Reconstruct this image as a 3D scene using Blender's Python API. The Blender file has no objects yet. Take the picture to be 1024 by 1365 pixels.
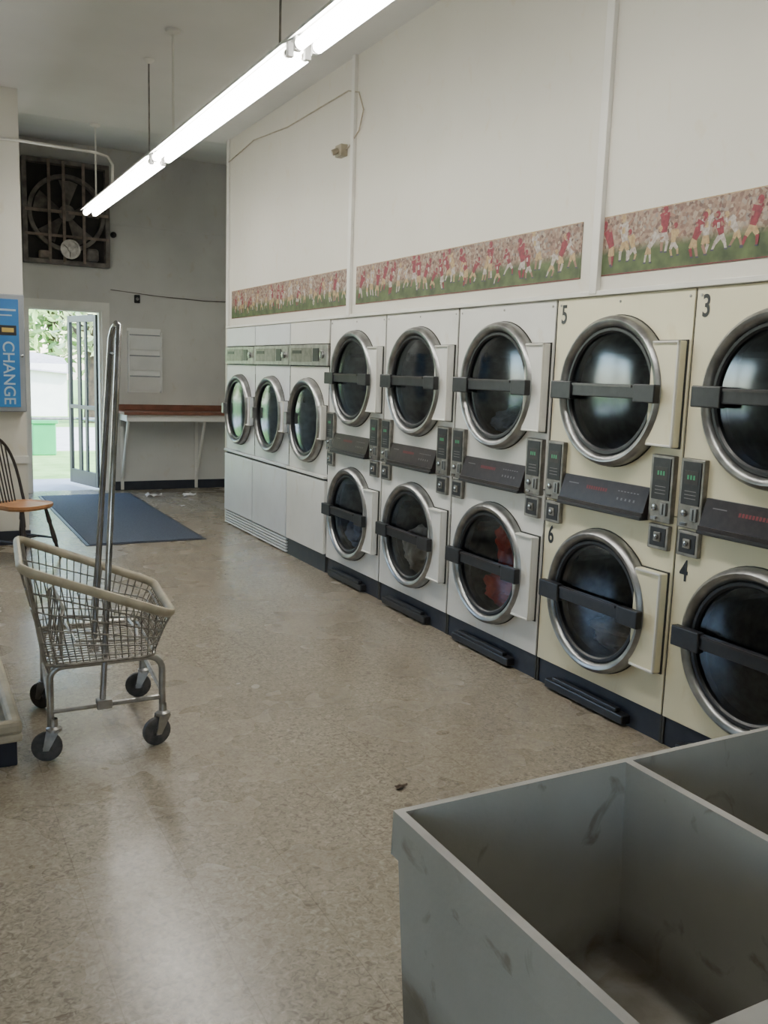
import bpy, bmesh, math, random
from mathutils import Vector, Matrix
random.seed(7)
S = bpy.context.scene
R = math.radians

# ---------------------------------------------------------------- materials
MATS = {}
def mat(name, c1, c2=None, scale=8.0, rough=0.5, rough2=None, metal=0.0, bump=0.0, emit=None, estr=0.0,
        detail=4.0, coat=0.0, lo=0.35, hi=0.65, spec=0.5, bscale=None, grime=0.0):
    if name in MATS: return MATS[name]
    m = bpy.data.materials.new(name); m.use_nodes = True
    nt = m.node_tree; b = nt.nodes['Principled BSDF']
    b.inputs['Roughness'].default_value = rough
    b.inputs['Metallic'].default_value = metal
    b.inputs['Specular IOR Level'].default_value = spec
    if coat: b.inputs['Coat Weight'].default_value = coat
    if c2 is None: c2 = tuple(x*0.9 for x in c1)
    tc = nt.nodes.new('ShaderNodeTexCoord')
    n = nt.nodes.new('ShaderNodeTexNoise'); n.inputs['Scale'].default_value = scale; n.inputs['Detail'].default_value = detail
    nt.links.new(tc.outputs['Object'], n.inputs['Vector'])
    r = nt.nodes.new('ShaderNodeValToRGB')
    r.color_ramp.elements[0].position = lo; r.color_ramp.elements[1].position = hi
    r.color_ramp.elements[0].color = (*c2, 1); r.color_ramp.elements[1].color = (*c1, 1)
    nt.links.new(n.outputs['Fac'], r.inputs['Fac'])
    col = r.outputs['Color']
    if grime:
        mp = nt.nodes.new('ShaderNodeMapping'); mp.inputs['Scale'].default_value = (1,1,.6)
        nt.links.new(tc.outputs['Object'], mp.inputs['Vector'])
        g = nt.nodes.new('ShaderNodeTexNoise'); g.inputs['Scale'].default_value = 11; g.inputs['Detail'].default_value = 9; g.inputs['Distortion'].default_value=.6
        nt.links.new(mp.outputs['Vector'], g.inputs['Vector'])
        gr = nt.nodes.new('ShaderNodeValToRGB'); gr.color_ramp.elements[0].position=.60; gr.color_ramp.elements[1].position=.80
        gr.color_ramp.elements[0].color=(1,1,1,1); k=1-grime; gr.color_ramp.elements[1].color=(k,k*.95,k*.86,1)
        nt.links.new(g.outputs['Fac'], gr.inputs['Fac'])
        mx = nt.nodes.new('ShaderNodeMix'); mx.data_type='RGBA'; mx.blend_type='MULTIPLY'; mx.inputs['Factor'].default_value=1
        nt.links.new(col, mx.inputs['A']); nt.links.new(gr.outputs['Color'], mx.inputs['B']); col = mx.outputs['Result']
    nt.links.new(col, b.inputs['Base Color'])
    if rough2 is not None:
        mr = nt.nodes.new('ShaderNodeMapRange')
        mr.inputs['To Min'].default_value = rough; mr.inputs['To Max'].default_value = rough2
        nt.links.new(n.outputs['Fac'], mr.inputs['Value']); nt.links.new(mr.outputs['Result'], b.inputs['Roughness'])
    if bump:
        n2 = nt.nodes.new('ShaderNodeTexNoise'); n2.inputs['Scale'].default_value = bscale or scale*4
        nt.links.new(tc.outputs['Object'], n2.inputs['Vector'])
        bp = nt.nodes.new('ShaderNodeBump'); bp.inputs['Strength'].default_value = bump; bp.inputs['Distance'].default_value = 0.01
        nt.links.new(n2.outputs['Fac'], bp.inputs['Height']); nt.links.new(bp.outputs['Normal'], b.inputs['Normal'])
    if emit:
        b.inputs['Emission Color'].default_value = (*emit, 1); b.inputs['Emission Strength'].default_value = estr
    MATS[name] = m
    return m

WALLM = mat('painted_wall', (.70,.675,.595), (.655,.63,.55), 1.0, .6, bump=.05, bscale=30, grime=.04)
WALLB = mat('dingy_wall', (.64,.63,.59), (.54,.53,.50), 1.2, .7, bump=.05, bscale=20, grime=.08)
CEILM = mat('ceiling_paint', (.70,.69,.67), (.62,.61,.59), .8, .8)
TRIMW = mat('trim_white', (.76,.745,.69), (.68,.665,.61), 3, .5)
BLACKB = mat('black_vinyl', (.012,.015,.026), (.022,.025,.036), 10, .45)
CREAM = mat('cream_enamel', (.77,.72,.52), (.72,.67,.475), 2.5, .32, .4, grime=.10)
WHITE = mat('white_enamel', (.75,.74,.70), (.68,.67,.63), 2.5, .32, .42, grime=.10)
WHITE2 = mat('white_enamel_bluish', (.70,.73,.76), (.63,.65,.68), 3, .28, .4, grime=.08)  # bluer white for the two far single dryers
SEAM = mat('dark_seam', (.04,.04,.035), None, 10, .7)
CHROME = mat('brushed_aluminium', (.38,.38,.37), (.24,.24,.24), 12, .28, .42, metal=.9)
STEEL = mat('stainless', (.46,.45,.42), (.30,.29,.27), 20, .3, .45, metal=.85)
COIN = mat('bronze_steel', (.30,.28,.25), (.18,.17,.155), 20, .35, .5, metal=.8)
CHROME2 = mat('chrome', (.45,.46,.48), (.30,.30,.30), 15, .12, .28, metal=1.0)
WIREM = mat('dull_chrome_wire', (.36,.34,.30), (.17,.155,.14), 25, .4, metal=.7)
BLKP = mat('black_plastic', (.010,.010,.012), (.017,.017,.02), 30, .38)
BRNP = mat('brown_black_panel', (.018,.013,.014), (.03,.022,.022), 30, .3)
REDT = mat('red_print', (.17,.025,.03), None, 40, .5)
PALT = mat('pale_print', (.16,.15,.15), None, 40, .5)
GRND = mat('green_digits', (.03,.14,.06), None, 5, .4, emit=(.15,.8,.4), estr=.15)
DRUMM = mat('drum_metal', (.17,.17,.175), (.09,.09,.09), 20, .45, metal=.4)
BEIGE = mat('beige_plastic', (.44,.385,.28), (.32,.28,.20), 14, .5)
RUBBER = mat('grey_rubber', (.09,.085,.08), (.04,.04,.04), 30, .7)
SINKR = mat('pale_composite_rim', (.50,.49,.46), (.36,.35,.33), 9, .6)  # rim top, paler than the tub body
TUBE = mat('fluorescent_glass', (1,1,1), (1,1,1), 1, .3, emit=(1.0,.975,.91), estr=35)
FIXT = mat('fixture_enamel', (.85,.85,.83), None, 4, .4)
WOOD = mat('orange_wood', (.48,.23,.10), (.36,.16,.06), 9, .4)
DWOOD = mat('dark_wood', (.025,.018,.015), (.04,.03,.025), 12, .35)
TABW = mat('brown_laminate', (.22,.085,.05), (.15,.06,.035), 8, .4)
BLUE = mat('blue_panel', (.03,.20,.50), (.02,.15,.42), 5, .35)
GREYM = mat('grey_metal_case_and_shade', (.30,.32,.34), (.24,.26,.28), 6, .45, metal=.3)
TXTL = mat('pale_lettering', (.50,.62,.70), None, 5, .5)
GOLD = mat('gold_label', (.6,.42,.1), None, 15, .5)
MATM = mat('blue_mat', (.065,.078,.11), (.035,.045,.068), 60, .7, bump=.5, bscale=300)
DUSTY = mat('dusty_black_iron', (.10,.085,.075), (.22,.195,.17), 9, .6)
FANDK = mat('fan_backing', (.03,.03,.028), (.05,.045,.04), 6, .8)
PAPER = mat('paper_white', (.8,.8,.8), None, 10, .8)
LEAFD = mat('dry_leaf', (.08,.05,.03), None, 10, .8)

def sink_mat():
    m = bpy.data.materials.new('grey_composite'); m.use_nodes = True
    nt = m.node_tree; b = nt.nodes['Principled BSDF']; L = nt.links.new
    tc = nt.nodes.new('ShaderNodeTexCoord')
    def noise(s,d,dist=0):
        n = nt.nodes.new('ShaderNodeTexNoise'); n.inputs['Scale'].default_value=s; n.inputs['Detail'].default_value=d; n.inputs['Distortion'].default_value=dist
        L(tc.outputs['Object'], n.inputs['Vector']); return n
    def ramp(src,stops):
        r = nt.nodes.new('ShaderNodeValToRGB'); e=r.color_ramp.elements
        while len(e)<len(stops): e.new(.5)
        for i,(p,c) in enumerate(stops): e[i].position=p; e[i].color=(*c,1)
        L(src,r.inputs['Fac']); return r
    base = ramp(noise(4,7).outputs['Fac'],[(.3,(.375,.37,.34)),(.7,(.465,.46,.425))])
    sc = ramp(noise(9,9,1.2).outputs['Fac'],[(.60,(1,1,1)),(.70,(.66,.61,.54))])
    mx = nt.nodes.new('ShaderNodeMix'); mx.data_type='RGBA'; mx.blend_type='MULTIPLY'; mx.inputs['Factor'].default_value=1
    L(base.outputs['Color'],mx.inputs['A']); L(sc.outputs['Color'],mx.inputs['B'])
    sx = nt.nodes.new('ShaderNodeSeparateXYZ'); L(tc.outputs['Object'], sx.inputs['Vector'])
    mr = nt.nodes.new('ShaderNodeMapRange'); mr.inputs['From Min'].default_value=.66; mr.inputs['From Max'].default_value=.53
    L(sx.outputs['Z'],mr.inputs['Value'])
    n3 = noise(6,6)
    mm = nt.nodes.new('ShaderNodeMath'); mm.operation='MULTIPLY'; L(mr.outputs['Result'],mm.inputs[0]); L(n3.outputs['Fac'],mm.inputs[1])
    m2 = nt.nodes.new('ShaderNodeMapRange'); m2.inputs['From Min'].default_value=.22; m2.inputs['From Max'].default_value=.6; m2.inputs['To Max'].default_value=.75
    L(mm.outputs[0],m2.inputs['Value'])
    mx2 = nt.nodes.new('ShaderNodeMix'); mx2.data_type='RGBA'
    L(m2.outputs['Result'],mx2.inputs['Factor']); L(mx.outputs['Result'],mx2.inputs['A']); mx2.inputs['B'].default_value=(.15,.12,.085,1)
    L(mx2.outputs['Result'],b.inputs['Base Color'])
    b.inputs['Roughness'].default_value=.65; b.inputs['Specular IOR Level'].default_value=.3
    bp = nt.nodes.new('ShaderNodeBump'); bp.inputs['Strength'].default_value=.12; bp.inputs['Distance'].default_value=.005
    L(noise(80,4).outputs['Fac'],bp.inputs['Height']); L(bp.outputs['Normal'],b.inputs['Normal'])
    return m
SINKM = sink_mat()

def glass_mat():
    m = bpy.data.materials.new('smoked_glass'); m.use_nodes = True
    nt = m.node_tree; nt.nodes.clear()
    o = nt.nodes.new('ShaderNodeOutputMaterial'); mx = nt.nodes.new('ShaderNodeMixShader')
    t = nt.nodes.new('ShaderNodeBsdfTransparent'); g = nt.nodes.new('ShaderNodeBsdfGlossy')
    t.inputs['Color'].default_value = (.74,.74,.76,1); g.inputs['Roughness'].default_value = .12
    g.inputs['Color'].default_value = (.85,.92,1,1)
    f = nt.nodes.new('ShaderNodeFresnel'); f.inputs['IOR'].default_value = 1.6
    n = nt.nodes.new('ShaderNodeTexNoise'); n.inputs['Scale'].default_value = 3
    bp = nt.nodes.new('ShaderNodeBump'); bp.inputs['Strength'].default_value = .15
    nt.links.new(n.outputs['Fac'], bp.inputs['Height']); nt.links.new(bp.outputs['Normal'], g.inputs['Normal'])
    nt.links.new(f.outputs['Fac'], mx.inputs['Fac']); nt.links.new(t.outputs[0], mx.inputs[1]); nt.links.new(g.outputs[0], mx.inputs[2])
    nt.links.new(mx.outputs[0], o.inputs['Surface'])
    return m
GLASS = glass_mat()

def floor_mat():
    m = bpy.data.materials.new('speckled_vinyl_tile'); m.use_nodes = True
    nt = m.node_tree; b = nt.nodes['Principled BSDF']; L = nt.links.new
    tc = nt.nodes.new('ShaderNodeTexCoord')
    def noise(s, d=4, dist=0):
        n = nt.nodes.new('ShaderNodeTexNoise'); n.inputs['Scale'].default_value = s; n.inputs['Detail'].default_value = d
        n.inputs['Distortion'].default_value = dist
        L(tc.outputs['Object'], n.inputs['Vector']); return n
    def ramp(src, stops):
        r = nt.nodes.new('ShaderNodeValToRGB'); e = r.color_ramp.elements
        while len(e) < len(stops): e.new(.5)
        for i,(p,c) in enumerate(stops): e[i].position = p; e[i].color = (*c,1)
        L(src, r.inputs['Fac']); return r
    chips = noise(52, 6, 1.2)
    rc = ramp(chips.outputs['Fac'], [(.34,(.175,.145,.105)),(.46,(.27,.232,.172)),(.56,(.315,.275,.21)),(.70,(.41,.37,.295))])
    big = noise(.7, 2)
    rb = ramp(big.outputs['Fac'], [(.3,(.88,.87,.86)),(.7,(1.0,1.0,1.0))])
    mx = nt.nodes.new('ShaderNodeMix'); mx.data_type='RGBA'; mx.blend_type='MULTIPLY'; mx.inputs['Factor'].default_value = 1
    L(rc.outputs['Color'], mx.inputs['A']); L(rb.outputs['Color'], mx.inputs['B'])
    br = nt.nodes.new('ShaderNodeTexBrick'); br.offset = 0; br.squash = 1
    br.inputs['Scale'].default_value = 1; br.inputs['Brick Width'].default_value = .3048; br.inputs['Row Height'].default_value = .3048
    br.inputs['Mortar Size'].default_value = .0016; br.inputs['Color1'].default_value = (1,1,1,1); br.inputs['Color2'].default_value = (.94,.93,.92,1)
    br.inputs['Mortar'].default_value = (.72,.69,.65,1)
    L(tc.outputs['Object'], br.inputs['Vector'])
    mx2 = nt.nodes.new('ShaderNodeMix'); mx2.data_type='RGBA'; mx2.blend_type='MULTIPLY'; mx2.inputs['Factor'].default_value = 1
    L(mx.outputs['Result'], mx2.inputs['A']); L(br.outputs['Color'], mx2.inputs['B'])
    L(mx2.outputs['Result'], b.inputs['Base Color'])
    rn = noise(3, 2)
    mr = nt.nodes.new('ShaderNodeMapRange'); mr.inputs['To Min'].default_value = .22; mr.inputs['To Max'].default_value = .32
    L(rn.outputs['Fac'], mr.inputs['Value']); L(mr.outputs['Result'], b.inputs['Roughness'])
    b.inputs['Specular IOR Level'].default_value = .62
    bn = noise(20, 2)
    bp = nt.nodes.new('ShaderNodeBump'); bp.inputs['Strength'].default_value = .12; bp.inputs['Distance'].default_value = .004
    L(bn.outputs['Fac'], bp.inputs['Height']); L(bp.outputs['Normal'], b.inputs['Normal'])
    return m
FLOORM = floor_mat()

def border_mat():
    m = bpy.data.materials.new('stadium_crowd_print'); m.use_nodes = True
    nt = m.node_tree; b = nt.nodes['Principled BSDF']; L = nt.links.new
    b.inputs['Roughness'].default_value = .6
    tc = nt.nodes.new('ShaderNodeTexCoord')
    v = nt.nodes.new('ShaderNodeTexVoronoi'); v.inputs['Scale'].default_value = 75
    L(tc.outputs['Object'], v.inputs['Vector'])
    sp = nt.nodes.new('ShaderNodeSeparateColor'); L(v.outputs['Color'], sp.inputs['Color'])
    r = nt.nodes.new('ShaderNodeValToRGB'); e = r.color_ramp.elements
    cols = [(0,(.09,.055,.045)),(.2,(.24,.15,.11)),(.4,(.31,.22,.16)),(.6,(.15,.08,.065)),(.8,(.36,.29,.22)),(1,(.19,.165,.15))]
    while len(e) < len(cols): e.new(.5)
    for i,(p,c) in enumerate(cols): e[i].position = p; e[i].color = (*c,1)
    L(sp.outputs[0], r.inputs['Fac'])
    n = nt.nodes.new('ShaderNodeTexNoise'); n.inputs['Scale'].default_value = 14; n.inputs['Detail'].default_value = 5
    L(tc.outputs['Object'], n.inputs['Vector'])
    g = nt.nodes.new('ShaderNodeValToRGB')
    g.color_ramp.elements[0].color = (.035,.055,.02,1); g.color_ramp.elements[1].color = (.10,.14,.05,1)
    g.color_ramp.elements[0].position=.3; g.color_ramp.elements[1].position=.7
    L(n.outputs['Fac'], g.inputs['Fac'])
    sx = nt.nodes.new('ShaderNodeSeparateXYZ'); L(tc.outputs['Object'], sx.inputs['Vector'])
    mr = nt.nodes.new('ShaderNodeMapRange'); mr.inputs['From Min'].default_value = .09; mr.inputs['From Max'].default_value = .13
    L(sx.outputs['Z'], mr.inputs['Value'])
    mx = nt.nodes.new('ShaderNodeMix'); mx.data_type='RGBA'
    L(mr.outputs['Result'], mx.inputs['Factor']); L(g.outputs['Color'], mx.inputs['A']); L(r.outputs['Color'], mx.inputs['B'])
    L(mx.outputs['Result'], b.inputs['Base Color'])
    return m
BORDERM = border_mat()

# ---------------------------------------------------------------- mesh builder
class MB:
    def __init__(s): s.v=[]; s.f=[]; s.m=[]; s.sm=[]; s.mats=[]
    def mi(s, m):
        if m not in s.mats: s.mats.append(m)
        return s.mats.index(m)
    def add(s, vs, fs, m, smooth=False):
        o=len(s.v); k=s.mi(m)
        s.v += [tuple(x) for x in vs]
        for f in fs: s.f.append([i+o for i in f]); s.m.append(k); s.sm.append(smooth)
    def box(s, x0,x1,y0,y1,z0,z1, m, bev=0, M=None):
        bm=bmesh.new(); bmesh.ops.create_cube(bm,size=1)
        for v in bm.verts:
            v.co=Vector(((x0+x1)/2+v.co.x*(x1-x0),(y0+y1)/2+v.co.y*(y1-y0),(z0+z1)/2+v.co.z*(z1-z0)))
        if bev: bmesh.ops.bevel(bm,geom=bm.edges[:],offset=bev,segments=2,profile=.5,affect='EDGES')
        if M: bmesh.ops.transform(bm,matrix=M,verts=bm.verts)
        bm.verts.index_update()
        s.add([v.co for v in bm.verts],[[v.index for v in f.verts] for f in bm.faces],m); bm.free()
    def tube(s, pts, r, m, n=8, closed=False, caps=True, flat=None):
        pts=[Vector(p) for p in pts]; N=len(pts); vs=[]; fs=[]; up=None
        rr = r if isinstance(r,(list,tuple)) else [r]*N
        for i,p in enumerate(pts):
            if closed: t=(pts[(i+1)%N]-pts[i-1]).normalized()
            elif i==0: t=(pts[1]-pts[0]).normalized()
            elif i==N-1: t=(pts[-1]-pts[-2]).normalized()
            else: t=((pts[i+1]-p).normalized()+(p-pts[i-1]).normalized()).normalized()
            if up is None:
                up=Vector((0,0,1)) if abs(t.z)<.9 else Vector((1,0,0))
            up=(up-t*up.dot(t)).normalized(); sd=t.cross(up)
            a,b=(1,1) if not flat else flat
            for k in range(n):
                an=2*math.pi*k/n
                vs.append(p+sd*(math.cos(an)*rr[i]*a)+up*(math.sin(an)*rr[i]*b))
        R_=N if closed else N-1
        for i in range(R_):
            j=(i+1)%N
            for k in range(n):
                fs.append([i*n+k,i*n+(k+1)%n,j*n+(k+1)%n,j*n+k])
        if caps and not closed:
            fs.append(list(range(n))[::-1]); fs.append([(N-1)*n+k for k in range(n)])
        s.add(vs,fs,m,True)
    def lathe(s, c, axis, prof, m, n=48, smooth=True, close=False):
        c=Vector(c); ax=Vector(axis).normalized()
        u=Vector((0,0,1)) if abs(ax.z)<.9 else Vector((1,0,0)); u=(u-ax*u.dot(ax)).normalized(); w=ax.cross(u)
        vs=[];fs=[]
        for (r,d) in prof:
            for k in range(n):
                an=2*math.pi*k/n; vs.append(c+ax*d+u*(math.cos(an)*r)+w*(math.sin(an)*r))
        P=len(prof)
        for i in range(P if close else P-1):
            j=(i+1)%P
            for k in range(n): fs.append([i*n+k,i*n+(k+1)%n,j*n+(k+1)%n,j*n+k])
        s.add(vs,fs,m,smooth)
    def cyl(s,a,b,r,m,n=16):
        s.tube([a,b],r,m,n)
    def plate_hole(s, x, y0,y1,z0,z1, cy,cz,r, m, n=48):
        angs=[2*math.pi*k/n for k in range(n)]
        for (yy,zz) in ((y0,z0),(y1,z0),(y1,z1),(y0,z1)): angs.append(math.atan2(zz-cz,yy-cy)%(2*math.pi))
        angs=sorted(set(round(a,5) for a in angs)); N=len(angs); vs=[];fs=[]
        for a in angs:
            ca,sa=math.cos(a),math.sin(a); t=1e9
            if ca>1e-6: t=min(t,(y1-cy)/ca)
            if ca<-1e-6: t=min(t,(y0-cy)/ca)
            if sa>1e-6: t=min(t,(z1-cz)/sa)
            if sa<-1e-6: t=min(t,(z0-cz)/sa)
            vs.append((x,cy+ca*r,cz+sa*r)); vs.append((x,cy+ca*t,cz+sa*t))
        for i in range(N):
            j=(i+1)%N; fs.append([2*i,2*i+1,2*j+1,2*j])
        s.add(vs,fs,m)
    def obj(s, name, loc=(0,0,0), parent=None, world=True):
        me=bpy.data.meshes.new(name)
        L=Vector(loc)
        vs=[Vector(v)-L for v in s.v] if world else s.v
        me.from_pydata(vs,[],s.f); me.update()
        for m in s.mats: me.materials.append(m)
        me.polygons.foreach_set('material_index',s.m); me.polygons.foreach_set('use_smooth',s.sm)
        bm=bmesh.new(); bm.from_mesh(me); bmesh.ops.recalc_face_normals(bm,faces=bm.faces[:])
        for e in bm.edges:
            if len(e.link_faces)==2 and e.calc_face_angle(0)>R(40): e.smooth=False
        bm.to_mesh(me); bm.free()
        o=bpy.data.objects.new(name,me); S.collection.objects.link(o); o.location=L
        if parent: o.parent=parent; 
        return o

def boxobj(name,x0,x1,y0,y1,z0,z1,m,bev=0):
    b=MB(); b.box(x0,x1,y0,y1,z0,z1,m,bev); return b.obj(name,((x0+x1)/2,(y0+y1)/2,z0))

def text(name, body, size, m, M, parent=None, bold=.0, ext=.0006):
    c=bpy.data.curves.new(name,'FONT'); c.body=body; c.size=size; c.extrude=ext; c.offset=bold
    o=bpy.data.objects.new(name,c); S.collection.objects.link(o); c.materials.append(m)
    if parent: o.parent=parent; o.matrix_parent_inverse=Matrix.Identity(4); 
    o.matrix_local=M
    return o
def frame(o,xa,ya):
    xa=Vector(xa);ya=Vector(ya);za=xa.cross(ya).normalized()
    M=Matrix((( xa.x,ya.x,za.x,o[0]),(xa.y,ya.y,za.y,o[1]),(xa.z,ya.z,za.z,o[2]),(0,0,0,1)))
    return M

# ---------------------------------------------------------------- camera
cd=bpy.data.cameras.new('camera'); cam=bpy.data.objects.new('camera',cd); S.collection.objects.link(cam)
f=1200.0
Yc=Vector((-642,207,-f)).normalized()
r_=R(1.9); tp=(Yc.y*math.cos(r_)+Yc.x*math.sin(r_))/(-Yc.z); p_=math.atan(tp)
Zc=Vector((math.sin(r_)*math.cos(p_),math.cos(r_)*math.cos(p_),math.sin(p_)))
Xc=Yc.cross(Zc).normalized()
H=1.56
cam.matrix_world=Matrix(((Xc.x,Xc.y,Xc.z,0),(Yc.x,Yc.y,Yc.z,0),(Zc.x,Zc.y,Zc.z,H),(0,0,0,1)))
cd.sensor_fit='HORIZONTAL'; cd.sensor_width=36; cd.lens=f/1024*36; cd.clip_start=.02; cd.clip_end=300
S.camera=cam

# ---------------------------------------------------------------- room
D=2.85; CH=3.71; BY=11.4; CB=4.08
boxobj('floor',-4.1,4.3,-3.1,BY+.12,-.1,0,FLOORM)
boxobj('ceiling',-4.1,4.3,-3.1,8.9,CH,CH+.1,CEILM)
b=MB(); vs=[(.8,8.9,CH),(4.3,8.9,CH),(4.3,BY+.12,CB),(.8,BY+.12,CB)]
vs+= [(x,y,z+.1) for x,y,z in vs]
b.add(vs,[[0,1,2,3],[7,6,5,4],[0,4,5,1],[1,5,6,2],[2,6,7,3],[3,7,4,0]],CEILM); b.obj('ceiling_rear',(2.5,10,CH))
b=MB(); b.box(D+.005,D+.12,-3.1,8.78,1.945,CH,WALLM); b.box(D+.005,D+.12,-3.1,.94,0,1.945,WALLM); b.obj('wall_right',(D,3,1.945))
b=MB(); b.box(D+.0,4.3,8.755,8.80,0,CH+.0,WALLM); b.obj('wall_recess_front',(3.5,8.78,0))
boxobj('wall_recess_right',4.2,4.3,8.8,BY,0,CB+.1,WALLB)
DX0,DX1,DZ=1.29,2.14,2.19
b=MB(); b.box(.8,DX0,BY,BY+.12,0,CB+.1,WALLB); b.box(DX1,4.3,BY,BY+.12,0,CB+.1,WALLB); b.box(DX0,DX1,BY,BY+.12,DZ,CB+.1,WALLB)
b.obj('wall_back',(2.5,BY,0))
PY=8.17; PX=.905
b=MB(); wx0,wx1=-3.2,-1.0
b.box(-4.1,wx0,PY,PY+.12,0,CH,WALLM); b.box(wx1,PX,PY,PY+.12,0,CH,WALLM); b.box(wx0,wx1,PY,PY+.12,0,.8,WALLM); b.box(wx0,wx1,PY,PY+.12,2.5,CH,WALLM)
b.obj('wall_pier',(0,PY,0))
boxobj('wall_recess_left',PX-.1,PX,PY+.12,BY,0,CB+.1,WALLB)
boxobj('wall_left',-4.1,-4.0,-3.1,PY,0,CH,WALLM)
b=MB(); b.box(-4.1,-3.0,-3.1,-3,0,CH,WALLM); b.box(-1.0,4.3,-3.1,-3,0,CH,WALLM); b.box(-3,-1.0,-3.1,-3,0,1.0,WALLM); b.box(-3,-1.0,-3.1,-3,2.3,CH,WALLM)
b.obj('wall_front',(0,-3,0))
def window(name,x0,x1,y,z0,z1,nm):
    b=MB(); t=.05
    b.box(x0,x1,y-.05,y+.06,z0,z0+t,TRIMW); b.box(x0,x1,y-.05,y+.06,z1-t,z1,TRIMW)
    for i in range(nm+1):
        x=x0+(x1-x0)*i/nm; a=min(max(x-t/2,x0),x1-t); b.box(a,a+t,y-.04,y+.05,z0+t,z1-t,TRIMW)
    b.obj(name,((x0+x1)/2,y,z0))
window('window_1',wx0,wx1,PY+.06,.8,2.5,2); window('added_fill_window',-3,-1.0,-3.05,1.0,2.3,2)  # second window is added behind the camera, unseen, for fill daylight
b=MB(); b.box(PX-.55,PX+.008,PY-.012,PY,0,.12,BLACKB); b.box(-4,PX-.55,PY-.012,PY,0,.12,BLACKB); b.obj('baseboard_pier',(0,PY,0))
b=MB(); b.box(.2,PX+.01,PY-.018,PY,.70,.76,TRIMW); b.obj('trim_1',(0.5,PY,.7))
b=MB(); b.box(DX1+.1,4.2,BY-.015,BY,0,.11,BLACKB); b.box(PX,DX0-.1,BY-.015,BY,0,.11,BLACKB); b.obj('baseboard_back',(3,BY,0))
b=MB(); t=.09
b.box(DX0-t,DX0,BY-.025,BY,0,DZ+t,TRIMW); b.box(DX1,DX1+t,BY-.025,BY,0,DZ+t,TRIMW); b.box(DX0,DX1,BY-.025,BY,DZ,DZ+t,TRIMW)
b.box(DX0,DX0+.03,BY,BY+.12,0,DZ,TRIMW); b.box(DX1-.03,DX1,BY,BY+.12,0,DZ,TRIMW); b.box(DX0+.03,DX1-.03,BY,BY+.12,DZ-.03,DZ,TRIMW)
b.obj('trim_2',(1.7,BY,0))
for i,(y,zt) in enumerate(((3.33,1.95),(5.96,1.95))):
    b=MB(); b.box(D-.020,D+.005,y-.025,y+.025,zt,CH,TRIMW,.003); b.obj('trim_%d'%(3+i),(D,y,zt))
b=MB(); b.box(D-.012,D+.005,8.70,8.755,1.95,CH,TRIMW,.003); b.obj('trim_5',(D,8.7,1.95))
b=MB(); b.box(D-.015,D+.005,.94,8.755,1.942,1.965,TRIMW,.003); b.obj('trim_6',(D,4,1.94))
b=MB(); b.box(DX1+t,4.2,BY-.012,BY,2.40,2.43,WALLB); b.box(DX1+t,4.2,BY-.012,BY,3.20,3.22,WALLB); b.obj('trim_7',(3,BY,2.4))

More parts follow.
